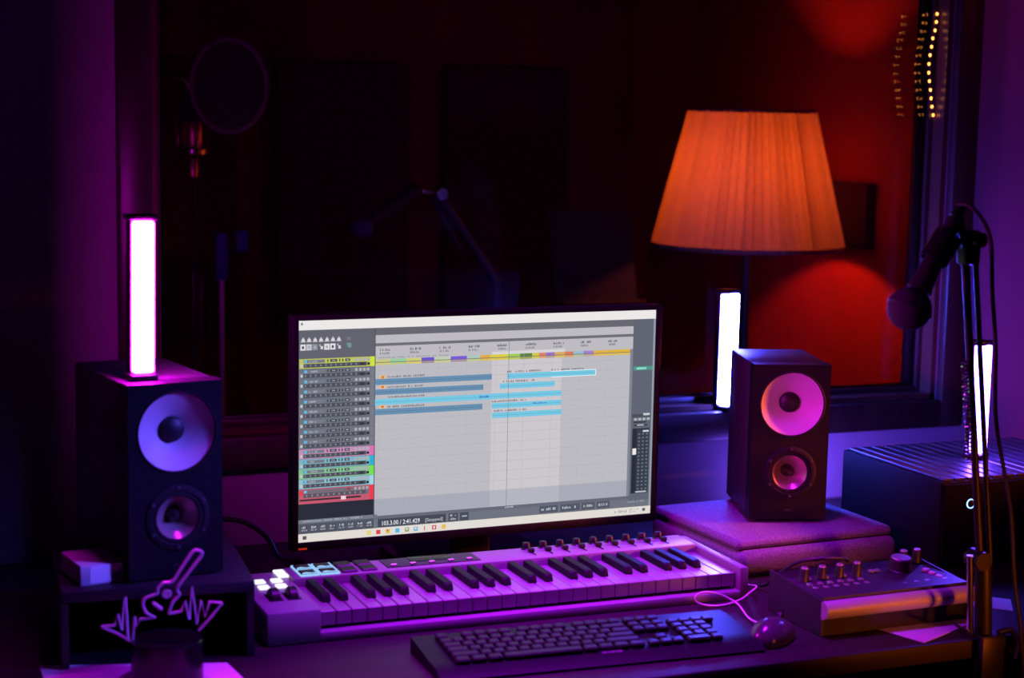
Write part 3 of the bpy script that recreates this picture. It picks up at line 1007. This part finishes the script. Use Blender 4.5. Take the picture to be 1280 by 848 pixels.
for x in (0.03, cwd - 0.03):
    for y in (0.03, cdp - 0.03):
        MB().cyl((x, y, 0), (x, y, 0.008), 0.012).build('foot', M_rubber, t)

# ------------------------------------------------------------------ microphone arm at the desk edge
t = thing('microphone_stand', 'black spring microphone arm clamped to the right front desk edge', 'microphone stand', (0.932, -0.300, 0), 0)
mb = MB()
mb.bb((-0.02, -0.024, 0.0), (0.02, 0.034, 0.008), bevel=0.002)
mb.bb((-0.02, -0.026, -0.075), (0.02, -0.014, 0.006), bevel=0.002)
mb.bb((-0.02, -0.024, -0.078), (0.02, 0.030, -0.070), bevel=0.002)
mb.build('clamp', M_blk, t)
sc = MB().cyl((0, 0.012, -0.105), (0, 0.012, -0.031), 0.005)
sc.cyl((0, 0.012, -0.112), (0, 0.012, -0.100), 0.014)
sc.build('clamp_screw', M_chrome, t)
MB().cyl((0, 0, 0.004), (-0.008, 0, 0.118), 0.0125, n=28).build('base_tube', M_blk, t)
MB().cyl((-0.026, -0.002, 0.008), (-0.034, -0.002, 0.128), 0.0050, n=16).build('chrome_rod', M_chrome, t)
MB().tube(smooth_path([(-0.028, -0.004, 0.012), (-0.05, -0.01, 0.022), (-0.062, -0.012, 0.030)]), 0.0025).build('tightening_lever', M_chrome, t)
MB().tube(smooth_path([(0.014, -0.016, 0.010), (0.035, -0.02, 0.012), (0.045, -0.022, -0.006), (0.04, -0.024, -0.03)]), 0.005).build('clamp_grip', M_chrome, t)
J = Vector((-0.064, 0, 0.585))
B_ = Vector((-0.006, 0, 0.120))
dv = (J - B_).normalized()
px = Vector((1, 0, 0.12)).normalized()
for s, rr in ((-0.008, 0.0058), (0.010, 0.0042)):
    MB().cyl(B_ + px * s, J + px * s, rr, n=14).build('lower_arm', M_blk, t)


def spring(p0, p1, r, turns, wire):
    p0, p1 = Vector(p0), Vector(p1)
    ax = (p1 - p0)
    q = ax.to_track_quat('Z', 'Y')
    n = int(turns * 10)
    pts = [p0 + q @ Vector((r * math.cos(2 * PI * i / 10), r * math.sin(2 * PI * i / 10), ax.length * i / n)) for i in range(n + 1)]
    return MB().tube(pts, wire, 5)


spring(B_ + dv * 0.145 + Vector((-0.020, -0.004, 0)), B_ + dv * 0.300 + Vector((-0.020, -0.004, 0)), 0.0050, 26, 0.0014).build('spring', M_chrome, t)
MB().cyl(B_ + Vector((-0.012, -0.016, 0)), B_ + Vector((-0.012, 0.016, 0)), 0.014, n=20).build('lower_joint', M_blk, t)
jb = MB()
jb.box((J.x, 0, J.z - 0.004), (0.026, 0.026, 0.050), bevel=0.005)
jb.cyl((J.x + 0.002, -0.026, J.z + 0.008), (J.x + 0.002, 0.022, J.z + 0.008), 0.011, n=20)
jb.build('elbow_joint', M_blk, t)
T_ = Vector((-0.090, 0, 0.632))
MB().cyl(J + Vector((-0.004, 0, 0.012)), T_, 0.0036, n=12).build('upper_arm', M_blk, t)
MB().cyl(J + Vector((-0.014, -0.006, -0.004)), T_ + Vector((-0.004, -0.006, -0.006)), 0.0022, n=10).build('upper_rod', M_blk, t)
mc = Vector((-0.090, 0, 0.600))
clip = MB()
clip.cyl(T_, mc + Vector((0.012, 0, 0)), 0.008, n=16)
clip.lathe([(0.0185, -0.022), (0.0205, -0.022), (0.0205, 0.022), (0.0185, 0.022)], 24, Matrix.Translation(mc + Vector((-0.022, 0, -0.02))) @ Vector((-0.086, 0, -0.127)).to_track_quat('Z', 'Y').to_matrix().to_4x4(), close=True)
clip.build('microphone_clip', M_blk, t)

# microphone held in the clip
tail = Vector((0.842, -0.300, 0.622))
head = Vector((0.772, -0.300, 0.495))
ax = (head - tail)
t = thing('microphone', 'black handheld microphone with a round grille held by the arm', 'microphone', tuple(tail), 0)
t.rotation_euler = ax.to_track_quat('Z', 'Y').to_euler()
L = ax.length
MB().lathe([(0, 0), (0.009, 0), (0.0105, 0.004), (0.011, 0.02), (0.0165, L - 0.040), (0.019, L - 0.030), (0, L - 0.028)], 28).build('handle', mat('mic_body_black', (0.03, 0.028, 0.03), 0.35), t)
MB().ball((0, 0, L), 0.0315, 32, (1, 1, 0.98)).build('grille', M_micfoam, t)
MB().lathe([(0.0300, L - 0.006), (0.0325, L - 0.004), (0.0325, L + 0.002), (0.0300, L + 0.004)], 32, close=True).build('grille_band', M_dkgrey, t)
MB().lathe([(0, -0.022), (0.007, -0.022), (0.008, -0.004), (0.008, 0.002), (0, 0.002)], 20).build('plug', M_blk, t)
cable('microphone_cable', [(0.8425, -0.302, 0.643), (0.850, -0.325, 0.640), (0.872, -0.340, 0.60), (0.886, -0.335, 0.52), (0.897, -0.335, 0.441), (0.918, -0.318, 0.334), (0.945, -0.318, 0.23), (0.957, -0.318, 0.177), (0.968, -0.318, 0.091), (0.985, -0.325, -0.02), (1.0, -0.33, -0.2)],
      0.0032, M_cableb, 'thin black cable hanging from the microphone arm past its post')

# ------------------------------------------------------------------ sheets of paper
def paper(label, pts, z=0.0004):
    o = MB().prism(pts, 'z', z, z + 0.0006).build('paper_sheet', M_paper, loc=(0, 0, Z0))
    return tag(o, label, 'paper', 'loose paper sheets on the desk')


paper('white paper sheet sticking out under the front of the audio interface', [(0.800, -0.212), (0.829, -0.297), (0.962, -0.236), (0.955, -0.150)])
paper('white paper corner right of the microphone arm base', [(0.985, -0.13), (1.062, -0.205), (1.10, -0.15), (1.04, -0.09)])
paper('white paper sheet lying under the guitar ornament at the lower left', [(-0.392, 0.010), (-0.40, -0.29), (-0.13, -0.29), (-0.150, -0.060)])

# ------------------------------------------------------------------ guitar ornament
t = thing('guitar_ornament', 'ornament with a guitar and sound wave outline on a round black base', 'ornament', (-0.240, -0.103, 0.001), -10)
MB().lathe([(0, 0), (0.046, 0), (0.0475, 0.002), (0.0475, 0.055), (0.046, 0.057), (0, 0.057)], 48).build('base', M_blkgloss, t)


def op(a, b):          # outline sketch units to metres
    u = (a - 658) / 4.51
    v = (b - 375) / 4.51
    return (u * 0.00108, 0, 0.117 - v * 0.00104)


def stroke(name, pts, r=0.0021, closed=False, sm=True):
    P = [op(*p) for p in pts]
    if sm:
        P = smooth_path(P, 5)
    MB().tube(P, r, 8, closed=closed).build(name, M_acry, t)


stroke('guitar_outline', [(595, 512), (548, 482), (530, 430), (545, 392), (602, 372), (612, 338), (640, 310), (690, 300), (745, 215), (800, 132), (830, 124), (850, 150), (790, 235), (716, 340), (726, 382), (692, 420), (680, 452), (668, 492)])
stroke('bridge', [(582, 422), (630, 464)], 0.0026)
rr = [op(658 + 20 * math.cos(a * PI / 8), 375 + 20 * math.sin(a * PI / 8)) for a in range(16)]
sh = MB().tube(rr, 0.0018, 8, closed=True)
sh.cyl(Vector(op(658, 375)) + Vector((0, 0.0012, 0)), Vector(op(658, 375)) + Vector((0, -0.0012, 0)), 0.0042)
sh.build('sound_hole', M_acry, t)
stroke('sound_wave', [(305, 550), (375, 546), (395, 482), (415, 575), (435, 385), (447, 640), (470, 650), (484, 500), (494, 560), (512, 518), (595, 512)], 0.0019, sm=False)
stroke('sound_wave', [(668, 492), (735, 480), (758, 422), (780, 530), (795, 340), (820, 560), (845, 420), (866, 520), (890, 432), (960, 440)], 0.0019, sm=False)
stroke('support_strip', [(305, 552), (380, 590), (478, 655)], 0.0018, sm=False)
stroke('support_strip', [(960, 442), (900, 520), (830, 600)], 0.0018, sm=False)

cable('power_cable', [(-0.10, 0.42, 0.004), (-0.09, 0.44, 0.05), (-0.06, 0.455, 0.075), (-0.01, 0.45, 0.072), (0.03, 0.44, 0.045), (0.05, 0.43, 0.01), (0.09, 0.43, 0.004)],
      0.0045, M_cableb, 'black cable looping on the desk left of the monitor')

# ------------------------------------------------------------------ vocal booth behind the glass
LX, LY = 1.463, 1.35
t = thing('table_lamp_shade_light', 'floor lamp with a pleated orange shade glowing behind the window', 'lamp', (LX, LY, -Z0), 0)
t.name = 'floor_lamp'
zb, zt, rb_, rt_ = Z0 + 0.447, Z0 + 0.782, 0.232, 0.150
sh = MB()
NP = 186
rings = []
for k in range(9):
    s = k / 8
    ring = []
    for i in range(NP):
        r = rb_ + (rt_ - rb_) * s + (0.0055, 0.0, -0.0055)[i % 3] * (1 - 0.3 * s) * (1 + 0.35 * math.sin(i // 3 * 1.7))
        ring.append(sh.bm.verts.new((r * math.cos(2 * PI * i / NP), r * math.sin(2 * PI * i / NP), zb + (zt - zb) * s)))
    rings.append(ring)
for a, b in zip(rings, rings[1:]):
    for i in range(NP):
        j = (i + 1) % NP
        sh.bm.faces.new((a[i], a[j], b[j], b[i]))
shd = sh.build('lamp_shade', M_shade, t, ang=12)
trim = MB()
trim.lathe([(rb_ - 0.003, zb - 0.001), (rb_ + 0.004, zb - 0.001), (rb_ + 0.003, zb + 0.009), (rb_ - 0.004, zb + 0.009)], 72, close=True)
trim.lathe([(rt_ - 0.003, zt - 0.008), (rt_ + 0.003, zt - 0.008), (rt_ + 0.003, zt + 0.001), (rt_ - 0.003, zt + 0.001)], 72, close=True)
trim.build('shade_trim', mat('shade_trim_fabric', (0.35, 0.12, 0.06), 0.8), shd)
rib = MB()
for i in range(8):
    a = 2 * PI * (i + 0.3) / 8
    rib.cyl(((rb_ - 0.005) * math.cos(a), (rb_ - 0.005) * math.sin(a), zb), ((rt_ - 0.005) * math.cos(a), (rt_ - 0.005) * math.sin(a), zt), 0.0008, n=6)
rib.build('shade_wire', M_brass, shd)
MB().lathe([(0, 0), (0.14, 0), (0.14, 0.012), (0.05, 0.03), (0.018, 0.05), (0, 0.05)], 40).build('base', M_brass, t)
MB().cyl((0, 0, 0.04), (0, 0, zb + 0.06), 0.012, n=20).build('pole', M_blk, t)
MB().cyl((0, 0, zb + 0.04), (0, 0, zb + 0.10), 0.018, n=20).build('bulb_socket', M_blk, t)
MB().ball((0, 0, zb + 0.165), 0.034, 24).build('bulb', M_bulb, t)

t = thing('acoustic_panel', 'dark acoustic panel on the red wall behind the lamp shade', 'acoustic panel', (BXW, 1.327, 0.448), 0)
MB().bb((-0.03, -0.10, 0.0), (0, 0.10, 0.16), bevel=0.004).build('panel_body', M_acoustic, t)

# led string hanging between the panes beside the right jamb
t = thing('led_string', 'string of warm led dots hanging in front of the pane at upper right', 'string lights', (0, 0.628, 0), 0)
lp = [(1.4659, 0, 0.977), (1.465, 0, 0.961), (1.4627, 0, 0.9441), (1.4582, 0, 0.9279), (1.4563, 0, 0.911), (1.4537, 0, 0.894), (1.452, 0, 0.8763),
      (1.4527, 0, 0.8586), (1.4553, 0, 0.8418), (1.4587, 0, 0.8241), (1.4615, 0, 0.8072), (1.4647, 0, 0.7903), (1.4687, 0, 0.7733)]
ld = MB().ball((0, 0, 0), 0.0028, 10, (0.9, 0.6, 1.1)).mesh('led', M_led)
for p in lp:
    inst(ld, 'led', t, p)
MB().tube(smooth_path([(p[0] + 0.003, 0.002, p[2]) for p in lp], 3), 0.0014, 6).build('led_wire', M_cableb, t)

# hanging condenser microphone with pop filter
t = thing('condenser_microphone', 'studio microphone hanging upside down behind the window at upper left', 'microphone', (0.147, 1.6, 0.60), 0)
MB().lathe([(0, 0.0), (0.010, 0.0), (0.013, 0.004), (0.014, 0.040), (0.012, 0.046), (0, 0.046)], 24).build('plug', M_gold, t)
MB().lathe([(0, 0.052), (0.030, 0.052), (0.033, 0.056), (0.033, 0.066), (0.030, 0.070), (0, 0.070)], 28).build('shock_mount_ring', M_chrome, t)
MB().lathe([(0, 0.070), (0.022, 0.070), (0.024, 0.075), (0.024, 0.12), (0.022, 0.128), (0, 0.128)], 28).build('body', M_gold, t)
MB().lathe([(0, 0.128), (0.025, 0.128), (0.026, 0.134), (0.026, 0.175), (0.021, 0.195), (0.010, 0.204), (0, 0.205)], 28).build('grille', M_micfoam, t)
for a in (0, 90, 180, 270):
    MB().cyl((0.034 * math.cos(R(a)), 0.034 * math.sin(R(a)), 0.055), (0.038 * math.cos(R(a)), 0.038 * math.sin(R(a)), 0.135), 0.003, n=8).build('mount_arm', M_chrome, t)
t = thing('pop_filter', 'round mesh pop filter in front of the hanging microphone', 'pop filter', (0.220, 1.545, 0.812), 0)
X = Matrix.Rotation(R(90), 4, 'X')
rrp = [(0.086 * math.cos(2 * PI * i / 48), 0, 0.104 * math.sin(2 * PI * i / 48)) for i in range(48)]
MB().tube(rrp, 0.006, 10, closed=True).build('hoop', mat('hoop_grey', (0.22, 0.2, 0.22), 0.4), t)
ms = MB()
ms.lathe([(0, 0.001), (0.98, 0.001)], 48, Matrix.Diagonal((0.086, 1, 0.104, 1)) @ X)
ms.build('mesh_screen', mat('pop_mesh', (0.05, 0.035, 0.045), 0.8, bump=0.6, bscale=600), t)
MB().tube(smooth_path([(-0.084, 0.0, -0.02), (-0.11, 0.0, 0.012), (-0.18, 0.0, 0.014), (-0.28, 0.0, 0.0)]), 0.004).build('gooseneck', M_chrome, t)
t = thing('hanging_cable', 'thin dark cable hanging straight down from the upside down microphone', 'cable', (0.148, 1.6, -0.45), 0)
MB().tube(smooth_path([(0, 0, 1.05), (0.002, 0.004, 0.7), (-0.006, 0.0, 0.3), (0.0, 0, 0.0)]), 0.004).build('cable_run', M_cableb, t)

# made-up microphone and boom stand, in place of a reflection in the glass
t = thing('reflection_boom_stand', 'made-up microphone boom stand in place of a reflection above the monitor', 'microphone stand', (0.90, 1.6, -Z0), 0)
top = Vector((-0.155, 0, Z0 + 0.565))
MB().cyl((0, 0, 0.1), (0.0, 0, Z0 + 0.36), 0.010, n=14).build('post', M_dkgrey, t)
MB().cyl((0.0, 0, Z0 + 0.35), top, 0.013, n=14).build('boom', M_dkgrey, t)
MB().cyl(top + Vector((0.06, 0.0, -0.14)), top + Vector((-0.01, 0.01, -0.01)), 0.007, n=12).build('boom_rod', M_dkgrey, t)
for a in (0, 120, 240):
    MB().cyl((0, 0, 0.12), (0.32 * math.cos(R(a)), 0.32 * math.sin(R(a)), 0.008), 0.008, n=12).build('leg', M_blk, t)
MB().cyl(top + Vector((0, -0.03, 0)), top + Vector((0, 0.03, 0)), 0.014, n=16).cyl(top, top + Vector((-0.062, 0, 0.010)), 0.007, n=12).build('boom_clamp', M_chrome, t)
t = thing('reflection_microphone', 'made-up microphone in place of a reflection, blue light painted on its head', 'microphone', (0.555, 1.6, 0.483), 0)
mb = MB().lathe([(0, 0.02), (0.012, 0.02), (0.019, 0.05), (0.020, 0.15), (0.016, 0.17), (0, 0.17)], 24, Vector((0.13, 0, 0.09)).to_track_quat('Z', 'Y').to_matrix().to_4x4())
mb.build('body', M_dkgrey, t)
MB().ball((0, 0, 0), 0.026, 20).build('grille', mat('mic_foam_painted_blue_light', (0.05, 0.06, 0.35), 0.6), t)  # blue light on the ball is put into its colour

# slender stand with two clips at left
t = thing('clip_stand', 'slender stand with two small clips behind the glass right of the magenta bar', 'stand', (0.212, 1.6, -Z0), 0)
MB().cyl((0, 0, 0.06), (0, 0, Z0 + 0.37), 0.008, n=14).build('post', M_alu, t)
MB().bb((-0.013, -0.01, Z0 + 0.365), (0.013, 0.01, Z0 + 0.475), bevel=0.003).build('clip', mat('blue_plastic', (0.06, 0.08, 0.5), 0.4), t)
MB().bb((0.035, -0.01, Z0 + 0.43), (0.062, 0.01, Z0 + 0.48), bevel=0.003).build('clip', bpy.data.materials['blue_plastic'], t)
MB().cyl((0.0, 0, Z0 + 0.42), (0.045, 0, Z0 + 0.45), 0.004, n=10).build('clip_arm', M_blk, t)
for a in (30, 150, 270):
    MB().cyl((0, 0, 0.10), (0.22 * math.cos(R(a)), 0.22 * math.sin(R(a)), 0.008), 0.007, n=10).build('leg', M_blk, t)

# music stand silhouette
t = thing('music_stand', 'black music stand desk behind the glass left of the lamp', 'music stand', (1.17, 1.62, -Z0), 0)
Mt = Matrix.Translation((0, 0, Z0 + 0.40)) @ Matrix.Rotation(R(-16), 4, 'X')
MB().bb((-0.115, -0.004, -0.12), (0.115, 0.004, 0.125), Mt).build('music_desk', M_rubber, t)
MB().bb((-0.115, -0.05, -0.124), (0.115, 0.004, -0.118), Mt).build('ledge', M_blk, t)
MB().cyl((0, 0.02, 0.08), (0, 0.02, Z0 + 0.38), 0.010, n=14).build('post', M_blk, t)
for a in (90, 210, 330):
    MB().cyl((0, 0.02, 0.12), (0.25 * math.cos(R(a)), 0.02 + 0.25 * math.sin(R(a)), 0.008), 0.008, n=10).build('leg', M_blk, t)

# acoustic panels on the far booth wall
for i in range(4):
    t = thing('acoustic_panel', ['tall acoustic panel farthest left on the far booth wall', 'tall acoustic panel on the far booth wall above the left half of the monitor', 'tall acoustic panel on the far booth wall above the right half of the monitor', 'tall acoustic panel on the far booth wall nearest the lamp'][i], 'acoustic panel', (-0.25 + i * 0.52, 2.6, 0.1), 0, 'acoustic panels on the far booth wall')
    MB().bb((-0.2, -0.05, 0), (0.2, 0, 0.8), bevel=0.006).build('panel_body', M_acoustic, t)
